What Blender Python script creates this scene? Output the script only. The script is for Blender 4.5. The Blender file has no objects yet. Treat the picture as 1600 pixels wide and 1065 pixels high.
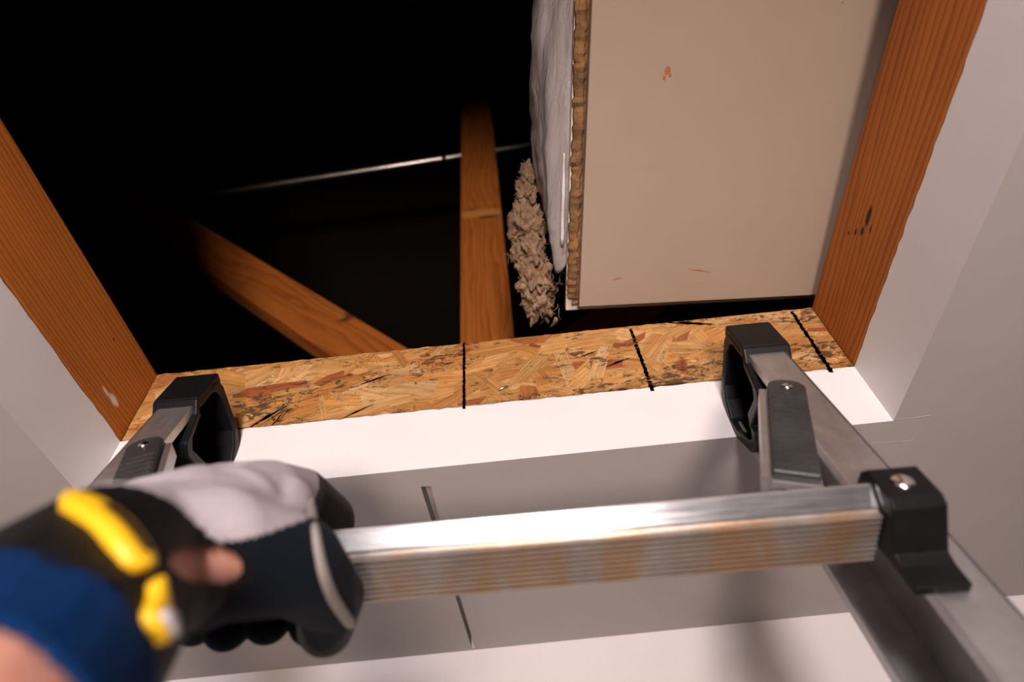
import bpy, bmesh, math, random
import numpy as np
from mathutils import Vector, Matrix, noise
from mathutils.bvhtree import BVHTree
random.seed(7)
C = bpy.context.scene
COL = C.collection
Z0 = 2.116                       # eye height of the camera above the floor (ceiling at 2.40 m)

# ------------------------------------------------------------------ camera
YAW, PITCH, ROLL, FPX = math.radians(-0.4098), math.radians(50.2853), math.radians(-5.5357), 973.4
_f = Vector((math.sin(YAW)*math.cos(PITCH), math.cos(YAW)*math.cos(PITCH), math.sin(PITCH)))
_r0 = _f.cross(Vector((0, 0, 1))).normalized()
_u0 = _r0.cross(_f)
_r = math.cos(ROLL)*_r0 + math.sin(ROLL)*_u0
_u = -math.sin(ROLL)*_r0 + math.cos(ROLL)*_u0
cam_d = bpy.data.cameras.new('camera')
cam_d.sensor_width = 36.0
cam_d.lens = FPX*36.0/1600.0
cam_d.clip_start = 0.01
cam_d.dof.use_dof = True
cam_d.dof.focus_distance = 0.46
cam_d.dof.aperture_fstop = 5.3
cam_d.dof.aperture_blades = 9
cam = bpy.data.objects.new('camera', cam_d)
COL.objects.link(cam)
M = Matrix((_r, _u, -_f)).transposed().to_4x4()
M.translation = Vector((0, 0, Z0))
cam.matrix_world = M
C.camera = cam

# ------------------------------------------------------------------ world, lights, exposure
C.view_settings.view_transform = 'Standard'
C.view_settings.look = 'None'
C.view_settings.gamma = 1.0
C.view_settings.use_curve_mapping = False
C.view_settings.exposure = 0.0
w = bpy.data.worlds.new('world'); C.world = w; w.use_nodes = True
w.node_tree.nodes['Background'].inputs[0].default_value = (0, 0, 0, 1)
w.node_tree.nodes['Background'].inputs[1].default_value = 0.0

def area_light(name, loc, target, size, power, color, spread=180):
    d = bpy.data.lights.new(name, 'AREA'); d.shape = 'DISK'; d.size = size; d.energy = power; d.color = color; d.spread = math.radians(spread)
    o = bpy.data.objects.new(name, d); COL.objects.link(o)
    loc = Vector(loc) + Vector((0, 0, Z0)); target = Vector(target) + Vector((0, 0, Z0))
    o.location = loc
    o.rotation_euler = (target - loc).to_track_quat('-Z', 'Y').to_euler()
    return o
area_light('work_lamp', (-0.05, -1.0, 0.02), (0.0, 0.5, 0.25), 0.20, 17.0, (1.0, 0.90, 0.895))
area_light('truss_fill', (0.05, -0.92, -0.66), (-0.14, 0.62, 1.0), 0.24, 4.3, (1.0, 0.84, 0.74), 75)  # unseen lamp added for the truss, beam narrowed to spare the ceiling

# ------------------------------------------------------------------ geometry constants (metres, camera at origin)
XL, XR = -0.3119, 0.2581
YF, YN = 0.3432, -0.27
ZC, ZJ, ZT = 0.2836, 0.3403, 0.4166
YW = 0.6276

def ray(px, py):
    return _f + _r*((px-800.0)/FPX) - _u*((py-532.5)/FPX)
def at_dist(px, py, d):
    return ray(px, py).normalized()*d
def at_plane(px, py, n, c):
    v = ray(px, py); return v*(c/v.dot(Vector(n)))

# ------------------------------------------------------------------ helpers
def tag(o, label=None, cat=None, group=None, kind=None):
    if label: o['label'] = label
    if cat: o['category'] = cat
    if group: o['group'] = group
    if kind: o['kind'] = kind
    return o

def base(name, loc, label, cat, group=None):
    o = bpy.data.objects.new(name, None); COL.objects.link(o)
    o.location = Vector(loc) + Vector((0, 0, Z0))
    o.empty_display_size = 0.03
    return tag(o, label, cat, group)

def root_loc(p):
    v = Vector((0, 0, 0))
    while p is not None:
        v += p.location; p = p.parent
    return v

def obj(name, bm, mats, parent=None, smooth=False, origin=None):
    """links a bmesh given in camera-origin coordinates as one mesh object"""
    bmesh.ops.recalc_face_normals(bm, faces=bm.faces) if not getattr(bm, 'keep_normals', False) else None
    if parent is not None:
        off = root_loc(parent); loc = Vector((0, 0, 0))
    else:
        n = max(1, len(bm.verts))
        c = origin if origin is not None else sum((v.co for v in bm.verts), Vector())/n
        off = Vector(c) + Vector((0, 0, Z0)); loc = off.copy()
    bmesh.ops.translate(bm, verts=bm.verts, vec=Vector((0, 0, Z0)) - off)
    me = bpy.data.meshes.new(name)
    bm.to_mesh(me); bm.free()
    if smooth:
        for p in me.polygons: p.use_smooth = True
    if not isinstance(mats, (list, tuple)): mats = [mats]
    for m in mats: me.materials.append(m)
    o = bpy.data.objects.new(name, me); COL.objects.link(o)
    o.location = loc
    o.parent = parent
    return o

def frame(origin, x, y, z):
    m = Matrix((Vector(x), Vector(y), Vector(z))).transposed().to_4x4()
    m.translation = Vector(origin)
    return m
ID = Matrix.Identity(4)

def gc_layer(bm):
    l = bm.verts.layers.float_vector.get('gc')
    return l or bm.verts.layers.float_vector.new('gc')

def box(bm, lo, hi, mat=ID, bevel=0.0, seg=2, gc=None):
    """axis box in the frame mat; gc = function local->grain coords"""
    l = gc_layer(bm)
    vs = []
    t = bmesh.new()
    lt = gc_layer(t)
    bmesh.ops.create_cube(t, size=1.0)
    lo, hi = Vector(lo), Vector(hi)
    for v in t.verts:
        v.co = Vector((lo[i] + (v.co[i]+0.5)*(hi[i]-lo[i]) for i in range(3)))
    if bevel > 0:
        bmesh.ops.bevel(t, geom=list(t.edges), offset=bevel, segments=seg, affect='EDGES', profile=0.7)
    for v in t.verts:
        v[lt] = gc(v.co) if gc else v.co
        v.co = mat @ v.co
    merge(bm, t)
    return bm

def merge(bm, t):
    me = bpy.data.meshes.new('tmp'); t.to_mesh(me); t.free()
    bm.from_mesh(me); bpy.data.meshes.remove(me)

def prism(bm, poly, h0, h1, mat=ID, bevel=0.0, seg=2):
    """poly in local (x,y), extruded along local z from h0 to h1"""
    t = bmesh.new(); gc_layer(t)
    vs = [t.verts.new((p[0], p[1], h0)) for p in poly]
    f = t.faces.new(vs)
    r = bmesh.ops.extrude_face_region(t, geom=[f])
    for e in r['geom']:
        if isinstance(e, bmesh.types.BMVert): e.co.z = h1
    bmesh.ops.recalc_face_normals(t, faces=t.faces)
    if bevel > 0:
        bmesh.ops.bevel(t, geom=list(t.edges), offset=bevel, segments=seg, affect='EDGES', profile=0.6)
    lt = gc_layer(t)
    for v in t.verts:
        v[lt] = v.co.copy(); v.co = mat @ v.co
    merge(bm, t)
    return bm

def tube(bm, pts, rad, n=12, caps=True):
    pts = [Vector(p) for p in pts]
    rs = rad if isinstance(rad, (list, tuple)) else [rad]*len(pts)
    gc_layer(bm)
    rings = []
    up = None
    for i, p in enumerate(pts):
        a = pts[max(0, i-1)]; b = pts[min(len(pts)-1, i+1)]
        t = (b-a).normalized()
        if up is None: up = t.orthogonal().normalized()
        up = (up - t*up.dot(t)).normalized()
        s = t.cross(up)
        rings.append([bm.verts.new(p + (up*math.cos(k*2*math.pi/n) + s*math.sin(k*2*math.pi/n))*rs[i]) for k in range(n)])
    for i in range(len(rings)-1):
        for k in range(n):
            bm.faces.new((rings[i][k], rings[i][(k+1) % n], rings[i+1][(k+1) % n], rings[i+1][k]))
    if caps:
        bm.faces.new(rings[0][::-1]); bm.faces.new(rings[-1])
    return bm

def dome(bm, center, normal, r, h, n=20, rings=5):
    """rivet head"""
    nrm = Vector(normal).normalized(); a = nrm.orthogonal().normalized(); b = nrm.cross(a)
    c = Vector(center); prev = None
    for j in range(rings):
        t = j/rings*math.pi/2
        ring = [bm.verts.new(c + (a*math.cos(k*2*math.pi/n)+b*math.sin(k*2*math.pi/n))*r*math.cos(t) + nrm*h*math.sin(t)) for k in range(n)]
        if prev:
            for k in range(n): bm.faces.new((prev[k], prev[(k+1) % n], ring[(k+1) % n], ring[k]))
        else: bm.faces.new(ring[::-1])
        prev = ring
    top = bm.verts.new(c + nrm*h)
    for k in range(n): bm.faces.new((prev[k], prev[(k+1) % n], top))
    return bm

# ------------------------------------------------------------------ materials
def new_mat(name):
    m = bpy.data.materials.new(name); m.use_nodes = True
    nt = m.node_tree; b = nt.nodes['Principled BSDF']
    return m, nt, b
def nd(nt, t, **kw):
    n = nt.nodes.new(t)
    for k, v in kw.items():
        if k.startswith('i_'): n.inputs[k[2:].replace('_', ' ')].default_value = v
        else: setattr(n, k, v)
    return n
def ramp(nt, stops):
    r = nt.nodes.new('ShaderNodeValToRGB')
    el = r.color_ramp.elements
    while len(el) < len(stops): el.new(0.5)
    for e, (p, c) in zip(el, stops):
        e.position = p; e.color = (c[0], c[1], c[2], 1)
    return r
def mapping(nt, src, scale, rot=(0, 0, 0)):
    m = nt.nodes.new('ShaderNodeMapping'); m.inputs['Scale'].default_value = scale; m.inputs['Rotation'].default_value = rot
    nt.links.new(src, m.inputs['Vector']); return m.outputs[0]
def tex_noise(nt, vec, scale, detail=4, rough=.6, dist=0.0):
    n = nt.nodes.new('ShaderNodeTexNoise'); n.inputs['Scale'].default_value = scale
    n.inputs['Detail'].default_value = detail; n.inputs['Roughness'].default_value = rough; n.inputs['Distortion'].default_value = dist
    nt.links.new(vec, n.inputs['Vector']); return n.outputs['Fac']
def mixc(nt, fac, a, b, mode='MIX'):
    m = nt.nodes.new('ShaderNodeMix'); m.data_type = 'RGBA'; m.blend_type = mode
    for sock, val in ((m.inputs[0], fac), (m.inputs[6], a), (m.inputs[7], b)):
        if hasattr(val, 'is_linked'): nt.links.new(val, sock)
        elif isinstance(val, (int, float)): sock.default_value = val
        else: sock.default_value = (*val, 1)
    return m.outputs[2]
def bump(nt, b, height, strength, dist):
    n = nt.nodes.new('ShaderNodeBump'); n.inputs['Strength'].default_value = strength; n.inputs['Distance'].default_value = dist
    nt.links.new(height, n.inputs['Height']); nt.links.new(n.outputs[0], b.inputs['Normal'])

def wood_mat(name, light, dark, knots=(), ring=55.0, seed=0.0):
    m, nt, b = new_mat(name)
    at = nd(nt, 'ShaderNodeAttribute', attribute_name='gc')
    v0 = mapping(nt, at.outputs['Vector'], (1, 1, 1)); nt.nodes[-1].inputs['Location'].default_value = (seed, seed*.7, seed*.3)
    warp = tex_noise(nt, mapping(nt, v0, (7, 7, 1.6)), 1.0, 2, .5)
    # ring coordinate: distance from an off-axis pith plus warp
    sep = nd(nt, 'ShaderNodeSeparateXYZ'); nt.links.new(v0, sep.inputs[0])
    a1 = nd(nt, 'ShaderNodeMath', operation='MULTIPLY_ADD'); nt.links.new(sep.outputs[1], a1.inputs[0]); a1.inputs[1].default_value = ring; nt.links.new(sep.outputs[0], a1.inputs[2])
    a0 = nd(nt, 'ShaderNodeMath', operation='MULTIPLY'); nt.links.new(sep.outputs[0], a0.inputs[0]); a0.inputs[1].default_value = ring*.6
    a2 = nd(nt, 'ShaderNodeMath', operation='ADD'); nt.links.new(a1.outputs[0], a2.inputs[0]); nt.links.new(a0.outputs[0], a2.inputs[1])
    a3 = nd(nt, 'ShaderNodeMath', operation='MULTIPLY_ADD'); nt.links.new(warp, a3.inputs[0]); a3.inputs[1].default_value = 9.0; nt.links.new(a2.outputs[0], a3.inputs[2])
    warp2 = tex_noise(nt, mapping(nt, v0, (34, 34, 3.2)), 1.0, 3, .55)
    a4 = nd(nt, 'ShaderNodeMath', operation='MULTIPLY_ADD'); nt.links.new(warp2, a4.inputs[0]); a4.inputs[1].default_value = 3.4; nt.links.new(a3.outputs[0], a4.inputs[2])
    s = nd(nt, 'ShaderNodeMath', operation='FRACT'); nt.links.new(a4.outputs[0], s.inputs[0])
    r1 = ramp(nt, [(0.0, (0, 0, 0)), (0.55, (.35, .35, .35)), (0.86, (1, 1, 1)), (1.0, (0, 0, 0))])
    nt.links.new(s.outputs[0], r1.inputs[0])
    fib = tex_noise(nt, mapping(nt, v0, (900, 900, 14)), 1.0, 3, .6)
    blot = tex_noise(nt, mapping(nt, v0, (22, 22, 7)), 1.0, 3, .6)
    f1 = nd(nt, 'ShaderNodeMath', operation='MULTIPLY'); nt.links.new(r1.outputs[0], f1.inputs[0]); f1.inputs[1].default_value = .58
    f2 = nd(nt, 'ShaderNodeMath', operation='MULTIPLY_ADD'); nt.links.new(fib, f2.inputs[0]); f2.inputs[1].default_value = .35; nt.links.new(f1.outputs[0], f2.inputs[2])
    f3 = nd(nt, 'ShaderNodeMath', operation='MULTIPLY_ADD'); nt.links.new(blot, f3.inputs[0]); f3.inputs[1].default_value = .5; nt.links.new(f2.outputs[0], f3.inputs[2])
    f4 = nd(nt, 'ShaderNodeMath', operation='SUBTRACT', use_clamp=True); nt.links.new(f3.outputs[0], f4.inputs[0]); f4.inputs[1].default_value = .22
    col = mixc(nt, f4.outputs[0], light, dark)
    for (kx, ky, kz, sx, sy, sz, kc) in knots:
        mp = nd(nt, 'ShaderNodeVectorMath', operation='SUBTRACT'); nt.links.new(at.outputs['Vector'], mp.inputs[0]); mp.inputs[1].default_value = (kx, ky, kz)
        sc = nd(nt, 'ShaderNodeVectorMath', operation='DIVIDE'); nt.links.new(mp.outputs[0], sc.inputs[0]); sc.inputs[1].default_value = (sx, sy, sz)
        ln = nd(nt, 'ShaderNodeVectorMath', operation='LENGTH'); nt.links.new(sc.outputs[0], ln.inputs[0])
        ad = nd(nt, 'ShaderNodeMath', operation='MULTIPLY_ADD'); nt.links.new(blot, ad.inputs[0]); ad.inputs[1].default_value = .6; nt.links.new(ln.outputs['Value'], ad.inputs[2])
        rr = ramp(nt, [(0.0, (1, 1, 1)), (0.62, (1, 1, 1)), (1.0, (0, 0, 0))]); 
        hf = nd(nt, 'ShaderNodeMath', operation='MULTIPLY'); nt.links.new(ad.outputs[0], hf.inputs[0]); hf.inputs[1].default_value = .7
        nt.links.new(hf.outputs[0], rr.inputs[0])
        col = mixc(nt, rr.outputs[0], col, kc)
    nt.links.new(col, b.inputs['Base Color'])
    b.inputs['Roughness'].default_value = .62
    b.inputs['Specular IOR Level'].default_value = .3
    bump(nt, b, fib, .25, .0006)
    return m

def paint_mat(name, col, rough=.55, speck=True, marks=0.0):
    m, nt, b = new_mat(name)
    tc = nd(nt, 'ShaderNodeTexCoord')
    n1 = tex_noise(nt, tc.outputs['Object'], 6, 5, .6)
    dark = tuple(c*.93 for c in col)
    r = ramp(nt, [(.35, dark), (.65, col)]); nt.links.new(n1, r.inputs[0])
    out = r.outputs[0]
    if speck:
        v = nd(nt, 'ShaderNodeTexVoronoi'); v.inputs['Scale'].default_value = 38; nt.links.new(tc.outputs['Object'], v.inputs['Vector'])
        r2 = ramp(nt, [(0.0, (1, 1, 1)), (.022, (1, 1, 1)), (.032, (0, 0, 0))]); nt.links.new(v.outputs['Distance'], r2.inputs[0])
        n2 = tex_noise(nt, tc.outputs['Object'], 11, 2, .5)
        r3 = ramp(nt, [(.56, (0, 0, 0)), (.62, (1, 1, 1))]); nt.links.new(n2, r3.inputs[0])
        k = nd(nt, 'ShaderNodeMath', operation='MULTIPLY'); nt.links.new(r2.outputs[0], k.inputs[0]); nt.links.new(r3.outputs[0], k.inputs[1])
        out = mixc(nt, k.outputs[0], out, (.22, .15, .1))
    if marks:
        n3 = tex_noise(nt, mapping(nt, tc.outputs['Object'], (14, 60, 14), (0, 0, .4)), 1, 3, .6, .6)
        r4 = ramp(nt, [(.66, (0, 0, 0)), (.76, (marks,)*3)]); nt.links.new(n3, r4.inputs[0])
        out = mixc(nt, r4.outputs[0], out, (.3, .2, .13))
    nt.links.new(out, b.inputs['Base Color'])
    b.inputs['Roughness'].default_value = rough
    b.inputs['Specular IOR Level'].default_value = .35
    bump(nt, b, tex_noise(nt, tc.outputs['Object'], 260, 4, .6), .12, .0006)
    return m

def metal_mat(name, col=(.62, .62, .63), rough=.34, warm_reflection=0.0, brush=(40, 40, 1.5)):
    m, nt, b = new_mat(name)
    at = nd(nt, 'ShaderNodeAttribute', attribute_name='gc')
    n1 = tex_noise(nt, mapping(nt, at.outputs['Vector'], tuple(s*20 for s in brush)), 1.0, 4, .65)
    n2 = tex_noise(nt, mapping(nt, at.outputs['Vector'], (45, 45, 45)), 1.0, 4, .65, .4)
    r = ramp(nt, [(.3, tuple(c*.72 for c in col)), (.7, col)]); nt.links.new(n2, r.inputs[0])
    out = r.outputs[0]
    if warm_reflection:
        r2 = ramp(nt, [(.42, (0, 0, 0)), (.62, (warm_reflection,)*3)]); nt.links.new(tex_noise(nt, mapping(nt, at.outputs['Vector'], (10, 14, 42)), 1, 3, .55, .3), r2.inputs[0])
        out = mixc(nt, r2.outputs[0], out, (.60, .36, .18))  # brown patches stand in for warm reflections from below
    nt.links.new(out, b.inputs['Base Color'])
    b.inputs['Metallic'].default_value = .92
    rr = nd(nt, 'ShaderNodeMapRange'); nt.links.new(n1, rr.inputs[0]); rr.inputs[3].default_value = rough-.08; rr.inputs[4].default_value = rough+.12
    nt.links.new(rr.outputs[0], b.inputs['Roughness'])
    bump(nt, b, n1, .12, .0003)
    return m

def plain_mat(name, col, rough=.5, metallic=0.0, spec=.5, bump_scale=0, bump_s=.2, var=.8, sheen=0.0, sss=0.0):
    m, nt, b = new_mat(name)
    tc = nd(nt, 'ShaderNodeTexCoord')
    n1 = tex_noise(nt, tc.outputs['Object'], 60, 4, .6)
    r = ramp(nt, [(.35, tuple(c*var for c in col)), (.68, col)]); nt.links.new(n1, r.inputs[0])
    nt.links.new(r.outputs[0], b.inputs['Base Color'])
    b.inputs['Roughness'].default_value = rough; b.inputs['Metallic'].default_value = metallic
    b.inputs['Specular IOR Level'].default_value = spec
    if sheen: b.inputs['Sheen Weight'].default_value = sheen
    if sss:
        b.inputs['Subsurface Weight'].default_value = sss; b.inputs['Subsurface Radius'].default_value = (.01, .004, .002); b.inputs['Subsurface Scale'].default_value = .5
    if bump_scale: bump(nt, b, tex_noise(nt, tc.outputs['Object'], bump_scale, 3, .6), bump_s, .001)
    return m

M_ceil = paint_mat('shaded_ceiling_paint', (.38, .345, .33), .7)  # shade is put into this colour, darker than the opening's lining
M_trim = paint_mat('white_trim_paint', (.69, .65, .65), .5)
M_wall = paint_mat('wall_paint', (.66, .605, .60), .6)
M_wall_dim = paint_mat('dark_unseen_wall_paint', (.22, .19, .18), .7)  # unseen walls, kept dark to cut bounced light
M_lid = paint_mat('lid_paint', (.33, .25, .19), .45, marks=.3)
M_lidback = paint_mat('lid_backing', (.70, .62, .52), .6)
M_joist_r = wood_mat('fir_joist_right', (.44, .135, .020), (.17, .036, .005), ring=170, seed=.37, knots=[(0, p.z-.3785, p.y, .05, w_, h_, (.03, .010, .004)) for p, w_, h_ in
    ((at_plane(1357, 338, (1, 0, 0), XR), .0026, .0085), (at_plane(1347, 361, (1, 0, 0), XR), .0020, .0040), (at_plane(1337, 362, (1, 0, 0), XR), .0013, .0030),
     (at_plane(1326, 364, (1, 0, 0), XR), .0011, .0022), (at_plane(1360, 358, (1, 0, 0), XR), .0010, .0035))])
M_joist_l = wood_mat('fir_joist_left', (.50, .155, .021), (.19, .042, .005), ring=240, seed=1.31, knots=[(0, p.z-.3785, p.y, .05, w_, h_, c_) for p, w_, h_, c_ in
    ((at_plane(178, 625, (1, 0, 0), XL), .0035, .0075, (.62, .50, .42)), (at_plane(166, 612, (1, 0, 0), XL), .0016, .0070, (.58, .46, .38)), (at_plane(178, 530, (1, 0, 0), XL), .0012, .0016, (.06, .02, .01)))])
M_web = wood_mat('spruce_web', (.80, .26, .048), (.42, .095, .014), ring=70, seed=2.2, knots=((0, 0, .222, .07, .060, .022, (.85, .36, .09)), (0.0, .012, .205, .07, .026, .006, (.16, .045, .012)), (0.0, -.02, .246, .07, .016, .004, (.22, .06, .015))))
M_webd = wood_mat('spruce_diagonal', (.80, .25, .045), (.42, .09, .013), ring=40, seed=4.2, knots=((.0, .035, .15, .08, .018, .014, (.22, .07, .02)), (0, .030, .158, .08, .008, .007, (.62, .26, .08))))
M_alu = metal_mat('brushed_aluminium', (.60, .585, .59), .36)
M_alu_rung = metal_mat('rung_aluminium', (.74, .72, .73), .18, warm_reflection=0.0)
M_alu_rib = metal_mat('ribbed_aluminium', (.66, .60, .55), .38, warm_reflection=.75)
M_black = plain_mat('black_plastic', (.005, .005, .0055), .42, spec=.22, bump_scale=900, bump_s=.15)
M_rubber = plain_mat('grey_rubber', (.034, .034, .032), .42, bump_scale=500, bump_s=.4, var=.6)
M_rivet = plain_mat('bright_rivet', (.85, .83, .82), .18, metallic=1.0)
M_mark = plain_mat('pencil_black', (.035, .026, .02), .7)
M_steel = plain_mat('staple_steel', (.65, .68, .72), .25, metallic=1.0)
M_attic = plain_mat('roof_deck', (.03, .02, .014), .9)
M_floor = plain_mat('floor_boards', (.42, .26, .14), .5)
M_pipe = plain_mat('conduit_steel', (.95, .85, .82), .24, metallic=.95)
M_foam = plain_mat('brown_adhesive', (.27, .135, .05), .85, bump_scale=350, bump_s=.9, var=.45)

# =================================================================== SETTING
# ceiling slab with the hatch opening cut through it and a filler groove behind it
def ceiling():
    bm = bmesh.new()
    XA, XB, YA, YB = -1.8, 1.9, -2.7, YW
    rnd = random.Random(3)
    def ring(z, jit):
        pts = []
        def seg(a, b, n):
            for k in range(n):
                t = k/n; x = a[0]+(b[0]-a[0])*t; y = a[1]+(b[1]-a[1])*t
                pts.append(Vector((x, y, z + (rnd.uniform(-jit, jit) if k else 0))))
        seg((XL, YN), (XR, YN), 40); seg((XR, YN), (XR, YF), 90); seg((XR, YF), (XL, YF), 110); seg((XL, YF), (XL, YN), 90)
        return pts
    low = ring(ZC, 0); up = ring(ZJ, .0007)
    vl = [bm.verts.new(p) for p in low]; vu = [bm.verts.new(p) for p in up]
    n = len(vl)
    for k in range(n): bm.faces.new((vl[k], vl[(k+1) % n], vu[(k+1) % n], vu[k]))
    # underside and top annulus
    i0, i1, i2, i3 = 0, 40, 130, 240
    for vv, z in ((vl, ZC), (vu, ZJ)):
        o = [bm.verts.new(p) for p in ((XA, YA, z), (XB, YA, z), (XB, YB, z), (XA, YB, z))]
        bm.faces.new([o[0], o[1]] + [vv[k] for k in range(i1, i0-1, -1)])
        bm.faces.new([o[1], o[2]] + [vv[k] for k in range(i2, i1-1, -1)])
        bm.faces.new([o[2], o[3]] + [vv[k] for k in range(i3, i2-1, -1)])
        bm.faces.new([o[3], o[0], vv[0]] + [vv[k] for k in range(n-1, i3-1, -1)])
        if z == ZC: lo = o
        else:
            for k in range(4): bm.faces.new((lo[k], lo[(k+1) % 4], o[(k+1) % 4], o[k]))
    bmesh.ops.remove_doubles(bm, verts=bm.verts, dist=1e-6)
    bmesh.ops.recalc_face_normals(bm, faces=bm.faces)
    # groove cutter
    cu = bmesh.new()
    g = [(-.0785, .363), (-.0712, .3635), (-.0705, YW-.004), (-.0735, YW-.004)]
    prism(cu, g, ZC-.01, ZC+.012)
    me = bpy.data.meshes.new('cut'); cu.to_mesh(me); cu.free(); co = bpy.data.objects.new('cut', me); COL.objects.link(co)
    m2 = bpy.data.meshes.new('slab'); bm.to_mesh(m2); bm.free(); so = bpy.data.objects.new('slab', m2); COL.objects.link(so)
    md = so.modifiers.new('b', 'BOOLEAN'); md.object = co; md.operation = 'DIFFERENCE'; md.solver = 'EXACT'
    dg = bpy.context.evaluated_depsgraph_get(); ev = so.evaluated_get(dg)
    bm = bmesh.new(); bm.from_mesh(ev.to_mesh())
    bpy.data.objects.remove(so); bpy.data.objects.remove(co)
    gc_layer(bm)
    for f in bm.faces:                      # lining boards of the opening, without the ceiling's painted-in shade
        c = f.calc_center_median()
        if abs(f.normal.z) < .3 and XL-.01 < c.x < XR+.01 and YN-.01 < c.y < YF+.002: f.material_index = 1
    o = obj('ceiling', bm, [M_ceil, M_trim], origin=(0, 0, ZC)); tag(o, kind='structure')
    # torn tape edge at the corner of the opening
    for pts in (((1362, 692), (1395, 690), (1425, 688), (1440, 668), (1452, 641)), ((1396, 655), (1425, 653), (1455, 648))):
        tb = bmesh.new(); tube(tb, [at_plane(px, py, (0, 0, 1), ZC) for px, py in pts], [.0001, .0002, .0003, .0002, .0001][:len(pts)], 6)
        obj('tape_tear', tb, M_ceil, o)
ceiling()
def slab(name, lo, hi, m):
    bm = bmesh.new(); box(bm, lo, hi); o = obj(name, bm, m); tag(o, kind='structure'); return o
slab('wall_back', (-1.9, YW, -Z0), (2.0, YW+.1, ZJ), M_wall)
slab('unseen_wall_left', (-1.9, -2.8, -Z0), (-1.8, YW, ZJ), M_wall_dim)
slab('unseen_wall_right', (1.9, -2.8, -Z0), (2.0, YW, ZJ), M_wall_dim)
slab('unseen_wall_front', (-1.8, -2.8, -Z0), (1.9, -2.7, ZJ), M_wall_dim)
slab('floor', (-1.9, -2.8, -Z0-.05), (2.0, YW+.1, -Z0), M_floor)
# roof slopes over the attic
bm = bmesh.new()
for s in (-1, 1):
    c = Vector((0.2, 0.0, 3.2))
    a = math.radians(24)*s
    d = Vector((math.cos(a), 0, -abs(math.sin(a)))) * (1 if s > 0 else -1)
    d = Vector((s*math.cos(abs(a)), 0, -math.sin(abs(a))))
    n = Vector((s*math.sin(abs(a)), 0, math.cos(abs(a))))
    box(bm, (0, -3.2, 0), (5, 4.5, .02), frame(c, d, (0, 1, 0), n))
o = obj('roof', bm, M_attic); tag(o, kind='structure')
# dark blanket of insulation lying between the joists, beyond the opening
# =================================================================== JOISTS
def joist(x0, x1, mat, label):
    bm = bmesh.new()
    box(bm, (x0, -1.1, ZJ+.0012), (x1, YF+.0+.55, ZT), bevel=.0015, gc=lambda c: Vector((0.0, c.z-.3785, c.y)))
    o = obj('ceiling_joist', bm, mat); tag(o, label, 'joist')
    return o
joist(XL-.038, XL, M_joist_l, 'orange brown wooden joist along the left side of the ceiling opening')
joist(XR, XR+.038, M_joist_r, 'wooden joist with dark knot along the right side of the ceiling opening')
bm = bmesh.new()
box(bm, (XL+.001, YN-.038, ZJ+.0012), (XR-.001, YN-.0, ZT), bevel=.0015, gc=lambda c: Vector((0, c.z, c.x)))  # out-of-view header, placed where it cuts off the lamps' light
o = obj('unseen_header', bm, M_joist_l); tag(o, 'unseen wooden header added to block light at the near side of the ceiling opening, opposite the strand board', 'joist')

# =================================================================== OSB
def osb_mat():
    m, nt, b = new_mat('strand_board')
    uv = nd(nt, 'ShaderNodeAttribute', attribute_name='guv')
    cl = nd(nt, 'ShaderNodeAttribute', attribute_name='fcol')
    tc = nd(nt, 'ShaderNodeTexCoord')
    g1 = tex_noise(nt, mapping(nt, uv.outputs['Vector'], (35, 900, 1)), 1, 4, .65)
    g2 = tex_noise(nt, mapping(nt, uv.outputs['Vector'], (12, 160, 1)), 1, 3, .6)
    r1 = ramp(nt, [(.30, (.50, .44, .36)), (.62, (1.08, 1.06, 1.04))]); nt.links.new(g1, r1.inputs[0])
    r2 = ramp(nt, [(.30, (.70, .58, .45)), (.60, (1.05, 1.05, 1.05))]); nt.links.new(g2, r2.inputs[0])
    c = mixc(nt, 1.0, cl.outputs['Color'], r1.outputs[0], 'MULTIPLY')
    c = mixc(nt, .8, c, r2.outputs[0], 'MULTIPLY')
    # dirt, burnt resin and small gouges
    n = tex_noise(nt, mapping(nt, tc.outputs['Object'], (95, 95, 200), (0, .35, 0)), 1, 5, .72, .8)
    patch = tex_noise(nt, mapping(nt, tc.outputs['Object'], (13, 13, 26)), 1, 2, .5)
    sm = nd(nt, 'ShaderNodeMath', operation='MULTIPLY_ADD'); nt.links.new(patch, sm.inputs[0]); sm.inputs[1].default_value = .55; nt.links.new(n, sm.inputs[2])
    r3 = ramp(nt, [(.835, (0, 0, 0)), (.92, (.92, .92, .92))]); nt.links.new(sm.outputs[0], r3.inputs[0])
    c = mixc(nt, r3.outputs[0], c, (.045, .022, .012))
    sp = tex_noise(nt, mapping(nt, tc.outputs['Object'], (420, 420, 620)), 1, 3, .6, .3)
    sm2 = nd(nt, 'ShaderNodeMath', operation='MULTIPLY_ADD'); nt.links.new(patch, sm2.inputs[0]); sm2.inputs[1].default_value = .35; nt.links.new(sp, sm2.inputs[2])
    r6 = ramp(nt, [(.80, (0, 0, 0)), (.86, (.8, .8, .8))]); nt.links.new(sm2.outputs[0], r6.inputs[0])
    c = mixc(nt, r6.outputs[0], c, (.10, .04, .015))
    # fine screen imprint
    w1 = nd(nt, 'ShaderNodeTexWave', wave_type='BANDS', bands_direction='X'); w1.inputs['Scale'].default_value = 190; nt.links.new(tc.outputs['Object'], w1.inputs['Vector'])
    r5 = ramp(nt, [(0, (.88, .88, .88)), (.5, (1, 1, 1))]); nt.links.new(w1.outputs['Fac'], r5.inputs[0])
    c = mixc(nt, .5, c, r5.outputs[0], 'MULTIPLY')
    nt.links.new(c, b.inputs['Base Color'])
    b.inputs['Roughness'].default_value = .55; b.inputs['Specular IOR Level'].default_value = .35
    bump(nt, b, sm.outputs[0], .5, .0012)
    return m
M_osb = osb_mat()
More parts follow.
